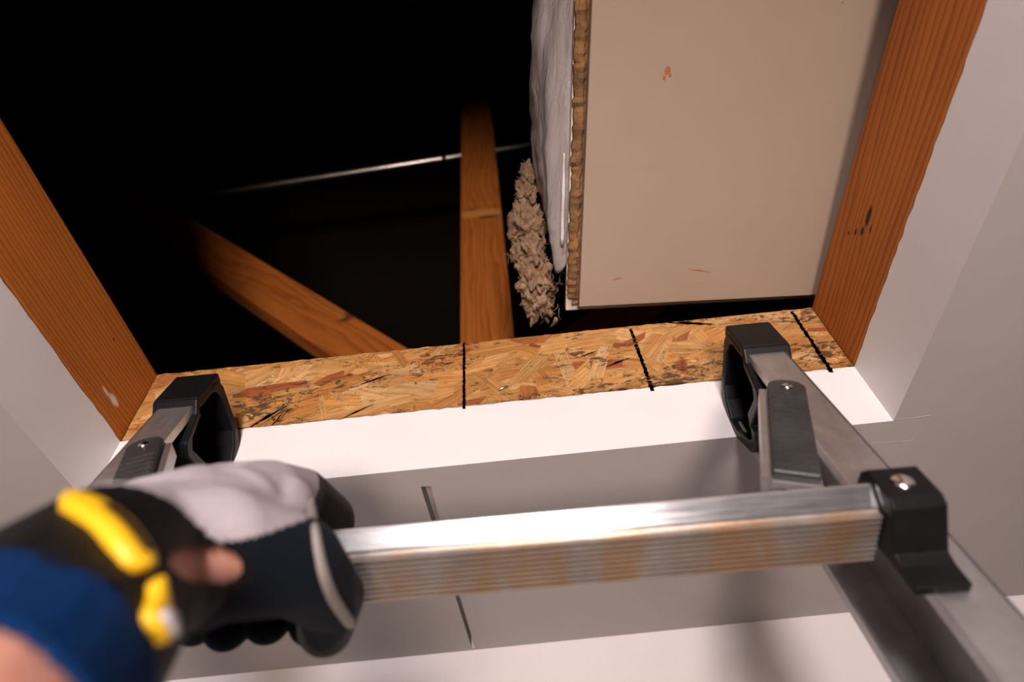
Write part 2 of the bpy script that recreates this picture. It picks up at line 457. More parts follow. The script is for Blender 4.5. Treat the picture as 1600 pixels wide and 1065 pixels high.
def osb():
    root = base('strand_board', (0, YF+.011, ZJ), 'rough strand board with black marks along the far side of the opening', 'board')
    rnd = random.Random(11)
    bm = bmesh.new()
    guv = bm.verts.layers.float_vector.new('guv'); fc = bm.verts.layers.float_color.new('fcol'); gc_layer(bm)
    pal = [(.54, .29, .100), (.57, .32, .12), (.50, .24, .07), (.61, .37, .16), (.46, .20, .055), (.55, .30, .105), (.38, .14, .04), (.62, .40, .19), (.52, .26, .075), (.32, .10, .03)]
    wt = [18, 16, 14, 12, 10, 14, 4, 7, 12, 2]
    x0, x1, z0, z1 = XL+.0008, XR-.0008, ZJ+.0012, ZT
    # core slab, ragged top edge
    n = 150; rows = []
    top = [z1 + noise.noise(Vector((k*.35, 0, 0)))*.0012 + rnd.uniform(-.0003, .0003) for k in range(n+1)]
    for yy in (YF+.0002, YF+.011):
        rows.append([[bm.verts.new((x0+(x1-x0)*k/n, yy, z0 if j == 0 else top[k])) for k in range(n+1)] for j in range(2)])
    for k in range(n):
        a, b = rows
        bm.faces.new((a[0][k], a[0][k+1], a[1][k+1], a[1][k])); bm.faces.new((b[0][k+1], b[0][k], b[1][k], b[1][k+1]))
        bm.faces.new((a[1][k], a[1][k+1], b[1][k+1], b[1][k])); bm.faces.new((a[0][k+1], a[0][k], b[0][k], b[0][k+1]))
    for v in bm.verts: v[guv] = (v.co.x, v.co.z, 0); v[fc] = (.62, .38, .17, 1)
    # surface strands, pressed one over the other
    N = 330
    for i in range(N):
        cx = rnd.uniform(x0, x1); cz = rnd.uniform(z0-.004, z1+.004)
        ln = rnd.uniform(.028, .085); wd = rnd.uniform(.008, .020)
        if i > N*.92: ln *= .45; wd *= .4
        ang = rnd.gauss(.22, .45)
        if rnd.random() < .22: ang = rnd.uniform(-1.5, 1.5)
        ca, sa = math.cos(ang), math.sin(ang)
        p = []
        e1, e2 = rnd.uniform(-.7, .7)*wd, rnd.uniform(-.7, .7)*wd
        p = [(-ln/2+e1, -wd/2), (-ln*.1, -wd/2*rnd.uniform(.8, 1.2)), (ln/2+e2, -wd/2*rnd.uniform(.5, 1)), (ln/2-e2, wd/2), (0, wd/2*rnd.uniform(.8, 1.25)), (-ln/2-e1, wd/2*rnd.uniform(.6, 1))]
        pts = [(cx+a*ca-b*sa, cz+a*sa+b*ca, a, b) for a, b in p]
        # clip to the board
        for (ax, lim, sgn) in ((0, x0, 1), (0, x1, -1), (1, z0, 1), (1, z1-.0009, -1)):
            out = []
            for k in range(len(pts)):
                P, Q = pts[k], pts[(k+1) % len(pts)]
                ip = (P[ax]-lim)*sgn >= 0; iq = (Q[ax]-lim)*sgn >= 0
                if ip: out.append(P)
                if ip != iq:
                    t = (lim-P[ax])/(Q[ax]-P[ax]); out.append(tuple(P[m]+(Q[m]-P[m])*t for m in range(4)))
            pts = out
            if len(pts) < 3: break
        if len(pts) < 3: continue
        c = rnd.choices(pal, wt)[0]; g = rnd.uniform(.74, 1.0); c = tuple(min(1, q*g) for q in c)
        y = YF - .0000025*i + 0.0001; tilt = rnd.uniform(-.0012, .0012)
        y -= 0
        vs = []
        for (X, Z, a, b) in pts:
            v = bm.verts.new((X, y, Z)); v[guv] = (a+i*1.7, b+i*.37, 0); v[fc] = (*c, 1); vs.append(v)
        try:
            f = bm.faces.new(vs)
            if f.normal.dot(Vector((0, -1, 0))) < 0: pass
        except ValueError: pass
    bm.normal_update()
    for f in bm.faces:
        if abs(f.normal.y) > .9 and f.calc_center_median().y < YF+.0003 and f.normal.y > 0: f.normal_flip()
    me_obj = obj_raw('panel', bm, M_osb, root)
    # splintered gouges: slivers lifting off the face
    bm = bmesh.new(); gc_layer(bm)
    guv = bm.verts.layers.float_vector.new('guv'); fc = bm.verts.layers.float_color.new('fcol')
    for (px, py, qx, qy, wdt, dark) in ((392, 668, 452, 634, .0022, 1), (402, 668, 455, 636, .0012, 0), (425, 666, 452, 640, .0016, 1), (430, 664, 452, 642, .0008, 0), (535, 655, 585, 632, .0010, 1), (610, 585, 560, 603, .0010, 1), (945, 575, 985, 560, .0012, 1), (1040, 505, 1118, 508, .0022, 1), (905, 560, 935, 548, .0009, 1)):
        a = at_plane(px, py, (0, 1, 0), YF); b = at_plane(qx, qy, (0, 1, 0), YF)
        d = (b-a).normalized(); s = Vector((0, -1, 0)).cross(d)
        k = 9; L1 = []; L2 = []
        for j in range(k+1):
            t = j/k; w_ = wdt*math.sin(math.pi*min(.97, max(.04, t)))*(.6+.6*rnd.random())
            c = a.lerp(b, t) + Vector((0, -.0011 if dark else -.0011-.0018*t, 0))
            L1.append(bm.verts.new(c+s*w_)); L2.append(bm.verts.new(c-s*w_*.6))
            for v in (L1[-1], L2[-1]):
                v[guv] = (t*.03, 0, 0); v[fc] = (.02, .012, .008, 1) if dark else (.70, .46, .24, 1)
        for j in range(k): bm.faces.new((L1[j], L1[j+1], L2[j+1], L2[j]))
    r = bmesh.ops.solidify(bm, geom=list(bm.faces), thickness=.0003)
    obj('splinters', bm, M_osb, root)['kind'] = 'stuff'
    # marks
    for (px, py, qx, qy, w_) in ((725, 535, 725, 638, .0010), (985, 513, 1020, 610, .0013), (1236, 485, 1300, 581, .0013)):
        a = at_plane(px, py, (0, 1, 0), YF-.0009); b = at_plane(qx, qy, (0, 1, 0), YF-.0009)
        bm = bmesh.new(); gc_layer(bm)
        k = 70; A = []; B = []
        for j in range(k+1):
            c = a.lerp(b, j/k); 
            A.append(bm.verts.new(c+Vector((-w_-rnd.uniform(-.4, .6)*w_, 0, 0)))); B.append(bm.verts.new(c+Vector((w_+rnd.uniform(-.4, .6)*w_, 0, 0))))
        for j in range(k):
            if rnd.random() > .03: bm.faces.new((A[j], A[j+1], B[j+1], B[j]))
        bmesh.ops.solidify(bm, geom=list(bm.faces), thickness=.0002)
        obj('marker_line', bm, M_mark, root)
    # staple
    bm = bmesh.new()
    p = at_plane(787, 609, (0, 1, 0), YF); d = Vector((.83, 0, .42)).normalized()
    tube(bm, [p-d*.004+Vector((0, .003, 0)), p-d*.004+Vector((0, -.0018, 0)), p-d*.0034+Vector((0, -.0026, 0)), p+d*.0034+Vector((0, -.0026, 0)), p+d*.004+Vector((0, -.0018, 0)), p+d*.004+Vector((0, .003, 0))], .0007, 8)
    obj('staple', bm, M_steel, root, smooth=True)
def obj_raw(name, bm, m, parent):
    off = root_loc(parent)
    bmesh.ops.translate(bm, verts=bm.verts, vec=Vector((0, 0, Z0)) - off)
    me = bpy.data.meshes.new(name); bm.to_mesh(me); bm.free(); me.materials.append(m)
    o = bpy.data.objects.new(name, me); COL.objects.link(o); o.parent = parent; return o
osb()

# torn paper edge where the ceiling board meets the joists
# =================================================================== TRUSS
def truss():
    y0 = .648
    root = base('roof_truss', (-.0, y0, ZJ+.02), 'dim wooden roof truss webs standing in the dark attic behind the strand board', 'truss')
    bm = bmesh.new()
    box(bm, (-.0893, y0, ZT-.03), (-.0003, y0+.038, 2.6), bevel=.002, gc=lambda c: Vector((c.y-y0, c.x+.045, c.z-1.0)))
    obj('vertical_web', bm, M_web, root)
    def diag(px1, py1, px2, py2, wd, ext0, ext1, side):
        a = at_plane(px1, py1, (0, 1, 0), y0); b = at_plane(px2, py2, (0, 1, 0), y0)
        d = (a-b).normalized()              # along, upwards
        s = Vector((0, 1, 0)).cross(d)
        bm = bmesh.new()
        L_ = (a-b).length
        box(bm, (0, 0 if side > 0 else -wd, -ext0), (.038, wd if side > 0 else 0, L_+ext1), frame(b, (0, 1, 0), s, d), bevel=.002, gc=lambda c: Vector((c.x, c.y-(wd/2 if side > 0 else -wd/2), c.z)))
        return bm
    a = at_plane(297, 340, (0, 1, 0), y0); b = at_plane(633, 542, (0, 1, 0), y0)
    d = (a-b).normalized(); s = Vector((0, 1, 0)).cross(d)
    c = at_plane(195, 355, (0, 1, 0), y0)
    side = 1 if (c-b).dot(s) > 0 else -1
    obj('diagonal_web', diag(297, 340, 633, 542, .089, .30, .9, side), M_webd, root)
    a = at_plane(1030, 490, (0, 1, 0), y0); b = at_plane(868, 523, (0, 1, 0), y0)
    d = Vector((.78, 0, .62)).normalized(); s = Vector((0, 1, 0)).cross(d)
    bm = bmesh.new()
    side = 1 if s.x > 0 else -1
    box(bm, (0, 0 if side > 0 else -.089, -.35), (.038, .089 if side > 0 else 0, 1.2), frame(b, (0, 1, 0), s, d), bevel=.002, gc=lambda c: Vector((c.x, c.y, c.z)))
    obj('diagonal_web', bm, M_webd, root)
    bm = bmesh.new()
    box(bm, (-1.7, y0, ZJ+.002), (1.7, y0+.038, ZJ+.089), bevel=.002, gc=lambda c: Vector((c.y, c.z, c.x)))
    obj('bottom_chord', bm, M_web, root)
truss()
# conduit crossing the attic behind the truss
root = base('conduit', at_plane(690, 248, (0, 1, 0), .76), 'thin pale conduit catching light in the dark attic, left of the upright truss web', 'conduit')
c = at_plane(700, 246, (0, 1, 0), .76); q = Vector((1, .001, .126)).normalized()
bm = bmesh.new(); tube(bm, [c-q*1.5, c-q*.5, c+q*.5, c+q*1.4], .0115, 20); obj('pipe', bm, M_pipe, root, smooth=True)
p = c - q*.012
bm = bmesh.new(); tube(bm, [p-q*.006, p+q*.006], .0135, 16); obj('strap_clamp', bm, M_black, root, smooth=True)

# =================================================================== HATCH LID
def lid():
    a = math.radians(3.7); tb = math.radians(6.0)
    ex = Vector((math.cos(a), math.sin(a), 0)); ey = Vector((-math.sin(a)*math.cos(tb), math.cos(a)*math.cos(tb), -math.sin(tb))); ez = ex.cross(ey)
    o0 = Vector((.0578, .3235, .4255))
    F = frame(o0, ex, ey, ez)
    W_, L_ = .56, .50
    root = base('hatch_lid', o0, 'white attic hatch lid pushed aside over the right joist, smudged underside showing', 'hatch lid')
    bm = bmesh.new(); box(bm, (0, -L_, 0), (W_, 0, .0115), F, bevel=.0012, seg=3); obj('face_panel', bm, M_lid, root)
    bm = bmesh.new(); box(bm, (-.0090, -L_-.008, .0165), (W_+.008, .0125, .0225), F, bevel=.0006); obj('backing_board', bm, M_lidback, root)
    # ragged adhesive bead between both boards
    bm = bmesh.new(); rnd = random.Random(5)
    n = 120
    for (p, q, nn, ind) in (((-.0045, -L_), (-.0045, -.004), 150, 0), ((-.004, .0025), (W_, .0025), 150, 1)):
        pts = []; rs = []
        for k in range(nn+1):
            t = k/nn
            x = p[0]+(q[0]-p[0])*t; y = p[1]+(q[1]-p[1])*t
            pts.append(F @ Vector((x+rnd.uniform(-.0008, .0008), y+rnd.uniform(-.0006, .0006), .0128)))
            rs.append((.0046 if ind == 0 else .0022)*rnd.uniform(.82, 1.15))
        tube(bm, pts, rs, 8)
    box(bm, (-.004, -L_+.002, .0115), (W_-.003, -.002, .0165), F)
    obj('adhesive_bead', bm, M_foam, root, smooth=False)
    # small scuffs on the underside
    bm = bmesh.new()
    for (px, py, r_) in ((1043, 112, .0022), (1038, 122, .0012), (1047, 118, .001)):
        p = at_plane(px, py, ez, o0.dot(ez)); t = bmesh.new()
        bmesh.ops.create_icosphere(t, subdivisions=2, radius=1); gc_layer(t)
        for v in t.verts: v.co = Vector((v.co.x*r_, v.co.y*r_*1.8, v.co.z*.0003))+p
        merge(bm, t)
    M_sc = plain_mat('rust_scuff', (.33, .13, .05), .8)
    obj('rust_spot', bm, M_sc, root)['kind'] = 'stuff'
    for (px, py, qx, qy) in ((955, 437, 972, 434), (1075, 420, 1110, 425)):
        bm = bmesh.new(); tube(bm, [at_plane(px, py, ez, o0.dot(ez)), at_plane((px+qx)/2, (py+qy)/2-1, ez, o0.dot(ez)), at_plane(qx, qy, ez, o0.dot(ez))], [.0002, .0006, .0002], 6)
        obj('scratch', bm, M_sc, root)
    return F
LF = lid()

# =================================================================== INSULATION
def insulation():
    root = base('insulation_batt', LF @ Vector((.25, -.28, .0225)), 'plastic-wrapped insulation batt lying on the hatch lid with tan fibres spilling out', 'insulation')
    # plastic facing: a wrinkled wrap hanging over the lid's left edge
    m, nt, b = new_mat('plastic_film')
    tc = nd(nt, 'ShaderNodeTexCoord')
    n1 = tex_noise(nt, mapping(nt, tc.outputs['Object'], (30, 12, 30)), 1, 4, .55, .8)
    r = ramp(nt, [(.3, (.58, .53, .52)), (.7, (.76, .71, .70))]); nt.links.new(n1, r.inputs[0]); nt.links.new(r.outputs[0], b.inputs['Base Color'])
    b.inputs['Roughness'].default_value = .24; b.inputs['Specular IOR Level'].default_value = .7
    bump(nt, b, tex_noise(nt, mapping(nt, tc.outputs['Object'], (45, 20, 90), (.3, .2, 0)), 1, 5, .6, 1.2), .7, .004)
    M_film = m
    bm = bmesh.new(); gc_layer(bm)
    # cross-section of the wrap (local x across, z up), swept along local y
    prof = [(-.0035, .0240), (-.0095, .026), (-.019, .036), (-.0262, .055), (-.029, .080), (-.028, .11), (-.022, .135), (-.005, .152), (.05, .158), (.20, .160), (.45, .155), (.52, .10), (.53, .03)]
    ny = 150; rows = []
    P2 = []
    for i in range(len(prof)-1):
        for k in range(6):
            t = k/6; P2.append((prof[i][0]*(1-t)+prof[i+1][0]*t, prof[i][1]*(1-t)+prof[i+1][1]*t))
    P2.append(prof[-1])
    for j in range(ny+1):
        t = j/ny
        yb = -.56 + t*.545
        row = []
        for i, (x, z) in enumerate(P2):
            # lower corner of the film pulls back towards its far end
            y = yb
            if t > .6:
                k = (t-.6)/.4
                y -= k*k*.035*(.5+.5*math.cos(i*.28)) if x < .0 else 0
            env = 1.0 if x < .1 else .3
            p = Vector((y*26, z*40, x*9))
            fold = noise.noise(Vector((y*14+z*22, z*34-y*5, 0)))*.0062 + abs(noise.noise(Vector((y*40-z*30, z*50, 3))))*-.0035 + noise.noise(Vector((y*9, z*70, 7)))*.002
            tight = min(1.0, max(.15, (z-.0215)*60))
            xx = x - fold*env*tight - (.004*math.sin(t*9+1)*tight if x < 0 else 0)
            zz = z + noise.noise(p)*.003*tight
            if x < .0 and t > .82: xx += (t-.82)/.18*.005*min(1, z*14)
            row.append(bm.verts.new(LF @ Vector((xx, y, zz))))
        rows.append(row)
    for j in range(ny):
        for i in range(len(P2)-1): bm.faces.new((rows[j][i], rows[j][i+1], rows[j+1][i+1], rows[j+1][i]))
    bmesh.ops.solidify(bm, geom=list(bm.faces), thickness=.0006)
    obj('plastic_wrap', bm, M_film, root, smooth=True)
    # a loose taped strip along the lower edge of the film
    bm = bmesh.new()
    pts = [LF @ Vector((-.0125, -.125+.0065*k, .0255+.0006*math.sin(k))) for k in range(13)]
    tube(bm, pts, [.0004+.0012*min(1, k/4) for k in range(13)], 8); obj('film_hem', bm, M_film, root, smooth=True)
    # fibreglass core
    m, nt, b = new_mat('fibreglass_wool')
    tc = nd(nt, 'ShaderNodeTexCoord')
    n1 = tex_noise(nt, tc.outputs['Object'], 70, 6, .7, .6)
    r = ramp(nt, [(.3, (.16, .065, .022)), (.5, (.32, .18, .085)), (.72, (.46, .32, .19))]); nt.links.new(n1, r.inputs[0]); nt.links.new(r.outputs[0], b.inputs['Base Color'])
    b.inputs['Roughness'].default_value = .95; b.inputs['Specular IOR Level'].default_value = .1
    b.inputs['Sheen Weight'].default_value = .2
    bump(nt, b, tex_noise(nt, tc.outputs['Object'], 380, 5, .75, .5), 1.0, .003)
    M_wool = m
    bm = bmesh.new(); rnd = random.Random(21)
    def blob(c, r3, seed, amp=.3):
        t = bmesh.new(); bmesh.ops.create_icosphere(t, subdivisions=5, radius=1); gc_layer(t)
        for v in t.verts:
            n = v.co.normalized()
            q = n*2.2+Vector((seed, seed*2, 0))
            k = 1 + amp*noise.noise(q) + amp*.7*noise.noise(q*2.7) + amp*.45*noise.noise(q*6.5) + amp*.3*noise.noise(q*15)
            v.co = Vector((n.x*r3[0], n.y*r3[1], n.z*r3[2]))*k + Vector(c)
        merge(bm, t)
    # long core on the lid
    blob(LF @ Vector((.25, -.27, .095)), (.255, .27, .055), 1.0, .10)
    spots = [(808, 395, .010, .50), (822, 300, .014, .53), (826, 345, .017, .52), (838, 375, .018, .50), (843, 412, .022, .49), (852, 440, .020, .475), (862, 462, .018, .465), (838, 435, .012, .48), (848, 468, .012, .47), (870, 430, .022, .475), (872, 392, .022, .49), (858, 350, .024, .51), (828, 272, .012, .54), (862, 480, .009, .46)]
    for i, (px, py, rr_, z) in enumerate(spots):
        p = at_plane(px, py, (0, 0, 1), z); p.x = min(p.x, .034-rr_*.5)
        blob(p, (rr_*rnd.uniform(.5, .7), rr_*rnd.uniform(.8, 1.1), rr_*rnd.uniform(.8, 1.2)), i*3.3, .46)
    # ragged flakes and fibres
    for i in range(230):
        s = rnd.choice(spots); p = at_plane(s[0]+rnd.uniform(-10, 12), s[1]+rnd.uniform(-18, 18), (0, 0, 1), s[3])
        d = Vector((rnd.uniform(-1, .2), rnd.uniform(-.6, .8), rnd.uniform(-1, .6))).normalized()
        L_ = rnd.uniform(.006, .014); e = d.orthogonal().normalized()
        pts = [p + d*L_*k/4 + e*math.sin(k*1.3+i)*.0015 for k in range(5)]
        tube(bm, pts, [.0003, .0003, .00025, .0002, .0001] if i % 24 else [.0022, .0026, .0022, .0014, .0004], 5)
    obj('fibreglass_core', bm, M_wool, root, smooth=True)['kind'] = 'stuff'
insulation()

# =================================================================== LADDER
LD = Vector((.02, .229, .972)).normalized()
LX = (Vector((1, 0, 0)) - LD*LD.x).normalized()
LN = LD.cross(LX); LN = LN if LN.y > 0 else -LN
LP0 = at_plane(1195, 546, (0, 1, 0), .28)
def L(x, o, d): return LP0 + LX*x + LN*o + LD*d
LLEN = -((Z0 + LP0.z)/LD.z) + .012
def ladder():
    foot = L(-.1965, .03, LLEN)
    root = base('ladder', foot, 'scuffed aluminium ladder with black caps leaning up into the ceiling opening', 'ladder')
    for (xc, s) in ((0.0, 1), (-.393, -1)):      # s = outward side
        FR = frame(LP0 + LX*xc, LX*s, LN, LD)      # local x outward, y to wall, z along
        bm = bmesh.new()
        g = lambda c: Vector((c.x, c.y, c.z))
        box(bm, (-.012, 0, LLEN), (.012, .0022, .004), FR, bevel=.0006, gc=g)     # front flange
        box(bm, (.0098, 0, LLEN), (.012, .064, .004), FR, bevel=.0006, gc=g)      # web
        box(bm, (-.012, .0618, LLEN), (.012, .064, .004), FR, bevel=.0006, gc=g)  # rear flange
        box(bm, (-.012, .0018, LLEN), (-.0102, .006, .004), FR, bevel=.0004, gc=g)
        box(bm, (-.012, .058, LLEN), (-.0102, .0622, .004), FR, bevel=.0004, gc=g)
        obj('side_rail', bm, M_alu, root)
        # end cap: a hollow moulded shell, open inwards
        CF = frame(LP0 + LX*xc, LN, LD, LX*s)      # local x to wall, y along, z outward
        outer = [(-.0035, -.002), (-.0040, .020), (-.0005, .030), (.008, .034), (.044, .0335), (.056, .028), (.0665, .012), (.0665, -.004), (.060, -.030), (.046, -.037), (.041, -.033), (.041, -.026), (.020, -.034), (.012, -.030), (.004, -.008)]
        inner = [(.0035, -.004), (.0035, .018), (.007, .0245), (.014, .0275), (.042, .027), (.051, .022), (.0595, .009), (.0595, -.004), (.054, -.024), (.049, -.029), (.044, -.026), (.037, -.018), (.020, -.026), (.014, -.022), (.008, -.004)]
        bm = bmesh.new(); gc_layer(bm)
        n = len(outer)
        H0, H1, HB = -.0155, .0155, .0125
        vo0 = [bm.verts.new(CF @ Vector((p[0], p[1], H0))) for p in outer]; vi0 = [bm.verts.new(CF @ Vector((p[0], p[1], H0))) for p in inner]
        vo1 = [bm.verts.new(CF @ Vector((p[0], p[1], H1))) for p in outer]; vi1 = [bm.verts.new(CF @ Vector((p[0], p[1], HB))) for p in inner]
        for k in range(n):
            q = (k+1) % n
            bm.faces.new((vo0[k], vo0[q], vi0[q], vi0[k])); bm.faces.new((vo0[k], vo1[k], vo1[q], vo0[q])); bm.faces.new((vi0[k], vi0[q], vi1[q], vi1[k]))
        bm.faces.new(vo1); bm.faces.new(vi1[::-1])
        bmesh.ops.recalc_face_normals(bm, faces=bm.faces)
        es = [e for e in bm.edges if len(e.link_faces) == 2 and e.calc_face_angle(0) > .5]
        bmesh.ops.bevel(bm, geom=es, offset=.0016, segments=3, affect='EDGES', profile=.6)
        cap = obj('end_cap', bm, M_black, root, smooth=False)
        # front hood of the cap wraps over the flange
        bm = bmesh.new(); box(bm, (-.0155, -.004, -.001), (.0155, .004, .033), FR, bevel=.0022, seg=3); obj('cap_hood', bm, M_black, cap)
        bm = bmesh.new(); dome(bm, FR @ Vector((.0085, .014, -.014)), FR.to_3x3() @ Vector((-1, -.2, 0)), .0032, .0022); obj('rivet', bm, M_rivet, cap, smooth=True)
        # diagonal brace from rail down to rung
        t0 = Vector((-.011, -.006, -.058)); t1 = Vector((-.043, -.0135, -.146))
        dz = (t1-t0).normalized(); nx = Vector((0, -1, 0)); nx = (nx - dz*nx.dot(dz)).normalized(); sx = dz.cross(nx)
        W = FR @ t0
        R3 = FR.to_3x3()
        BF = frame(W, R3 @ sx, R3 @ dz, R3 @ nx)
        ln = (t1-t0).length
        poly = [(-.0108, ln)] + [(-.0108*math.cos(a_), -.0085*math.sin(a_)+.004) for a_ in [k*math.pi/10 for k in range(11)]] + [(.0108, ln)]
        bm = bmesh.new(); prism(bm, poly, -.004, -.0002, BF, bevel=.0006)
        # side plate towards the ladder's middle
        sgn = 1 if (R3 @ sx).dot(R3 @ Vector((-1, 0, 0))) > 0 else -1
        lo = (sgn*.0108, .006, -.008); hi = (sgn*.0142, ln, .0016)
        box(bm, tuple(min(a_, b_) for a_, b_ in zip(lo, hi)), tuple(max(a_, b_) for a_, b_ in zip(lo, hi)), BF, bevel=.0005)
        br = obj('brace', bm, M_alu, root)
        bm = bmesh.new()
        poly2 = [(-.0100, ln-.002)] + [(-.0100*math.cos(a_), -.0078*math.sin(a_)+.004) for a_ in [k*math.pi/10 for k in range(11)]] + [(.0100, ln-.002)]
        prism(bm, poly2, 0, .0042, BF, bevel=.0014, seg=3)
        k = .018
        while k < ln-.006:
            box(bm, (-.0086, k, .0036), (.0086, k+.0026, .0050), BF, bevel=.0006); k += .0052
        obj('rubber_sleeve', bm, M_rubber, br)
        bm = bmesh.new(); dome(bm, BF @ Vector((0, .006, .0042)), R3 @ nx, .0030, .0018); obj('rivet', bm, M_rivet, br, smooth=True)
        # foot
        bm = bmesh.new(); box(bm, (-.016, -.006, LLEN-.004), (.016, .070, LLEN+.05), FR, bevel=.004, seg=3); obj('rubber_foot', bm, M_black, root)
    # rungs down the ladder; the topmost one is held by the glove
    RF = frame(LP0, LX, LN, LD)
    for i in range(9):
        dz = -.180 - .28*i
        if dz < LLEN+.1: break
        xa, xb = (-.373, -.0205) 
        bm = bmesh.new()
        g = lambda c: Vector((c.z, c.y, c.x))
        bm_top = bmesh.new()
        RP = frame(L(xa, 0, 0), LN, LD, LX)
        prism(bm_top, [(-.0245, dz+.0184), (-.0187, dz+.0096), (.0085, dz+.0098), (.0125, dz+.0150), (.0125, dz+.0255), (-.010, dz+.0255)], 0, xb-xa, RP, bevel=.0012, seg=3)
        rung = obj('rung', bm_top, M_alu_rung, root)
        bm = bmesh.new()
        nr = 9
        for k in range(nr):
            y0 = -.0170 + k*(.0250/nr)
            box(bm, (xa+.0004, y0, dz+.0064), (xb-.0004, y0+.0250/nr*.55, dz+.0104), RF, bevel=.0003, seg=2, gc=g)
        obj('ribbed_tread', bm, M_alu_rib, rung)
        for sd, x0 in ((1, -.0205), (-1, -.3735)):
            # moulded connector: front plate, sloped belly and tab on the rail
            PF = frame(L(x0, 0, dz), LN, LD, LX*sd)    # x to wall, y along, z towards outside
            poly = [(0, .031), (-.0225, .0275), (-.0262, .024), (-.0262, .0075), (-.024, .003), (-.0060, -.0035), (-.0045, -.008), (-.0042, -.018), (0, -.018), (-.0002, -.002), (0, .002)]
            bm = bmesh.new(); prism(bm, poly, 0.0002, .0215, PF, bevel=.0009, seg=3)
            br = obj('rung_bracket', bm, M_black, root)
            bm = bmesh.new(); dome(bm, PF @ Vector((-.0262, .0150, .0105)), -LN, .0046, .0018); obj('rivet', bm, M_rivet, br, smooth=True)
ladder()

# =================================================================== ARM AND GLOVE
def capsules(chains, voxel, smooth_it, name='tmp'):
    bm = bmesh.new(); gc_layer(bm)
    for ch in chains:
        for i, (p, r) in enumerate(ch):
            t = bmesh.new(); bmesh.ops.create_icosphere(t, subdivisions=3, radius=r); gc_layer(t)
            bmesh.ops.translate(t, verts=t.verts, vec=p); merge(bm, t)
            if i:
                q, r2 = ch[i-1]
                tube(bm, [q, p], [r2, r], 20)
    me = bpy.data.meshes.new(name); bm.to_mesh(me); bm.free()
    o = bpy.data.objects.new(name, me); COL.objects.link(o)
    md = o.modifiers.new('r', 'REMESH'); md.mode = 'VOXEL'; md.voxel_size = voxel
    ms = o.modifiers.new('s', 'SMOOTH'); ms.iterations = smooth_it; ms.factor = .5
    dg = bpy.context.evaluated_depsgraph_get(); ev = o.evaluated_get(dg)
    out = bmesh.new(); out.from_mesh(ev.to_mesh()); bpy.data.objects.remove(o)
    for l in list(out.verts.layers.float_vector.values()): pass
    return out

wrist = L(-.270, -.086, -.240)
elb_dir = (at_dist(0, 1075, .168) - wrist).normalized()
def hand_chains(e):
    """e = extra thickness of the glove"""
    W = wrist
    ch = []
    fx = [(-.266, .0102, -.163), (-.284, .0105, -.163), (-.302, .0102, -.167), (-.318, .0090, -.175)]
    M_ = []
    for i, (x, r, md) in enumerate(fx):
        k = (0, .003, .001, -.004)[i]
        mcp = L(x, -.044, md); pip = L(x+.006 if i == 0 else x, k, -.1275+k*.3-.004*(i > 1)); dip = L(x+.005 if i == 0 else x, .0245+k*.2, -.148); tip = L(x+.003 if i == 0 else x, .0240, -.166+abs(k))
        M_.append((mcp, r*1.36+e))
        ch.append([(W.lerp(mcp, .15), .0165+e), (W.lerp(mcp, .6), .0150+e), (mcp, r*1.36+e), (mcp.lerp(pip, .5)+LD*(.007, .009, .013, .017)[i]-LN*.004, r*.9+e), (pip, r*1.08+e), (dip, r*.95+e), (tip, r*.8+e)])
    ch.append(M_)
    ch.append([((a_[0].lerp(W, .3)), .0158+e) for a_ in M_])
    # thumb: out of the side of the palm near its base, round under the rung
    cmc = L(-.256, -.072, -.220); tm = L(-.241, -.049, -.2045); ip = L(-.238, -.020, -.1930); tt = L(-.246, .002, -.1880)
    ch.append([(W.lerp(cmc, .4), .018+e), (cmc, .0180+e), (tm, .0142+e), (ip, .0105+e), (tt, .0090+e)])
    # heel, thenar and web
    ch.append([(L(-.268, -.068, -.224), .0170+e), (L(-.262, -.060, -.212), .0165+e), (L(-.285, -.054, -.204), .0150+e), (L(-.300, -.054, -.194), .0140+e)])
    ch.append([(L(-.266, -.066, -.212), .0190+e), (L(-.278, -.058, -.190), .0185+e), (L(-.300, -.055, -.184), .0150+e)])
    ch.append([(L(-.259, -.045, -.170), .0120+e), (L(-.254, -.0465, -.188), .0122+e), (L(-.246, -.048, -.204), .0132+e)])
    return ch
def arm_chain(e, a=0.0, b=.27, ra=None):
    pts = []
    n = 8
    for k in range(n+1):
        t = a + (b-a)*k/n
        r = .0215 + .016*min(1, t/.20)
        pts.append((wrist + elb_dir*t, r+e))
    return pts

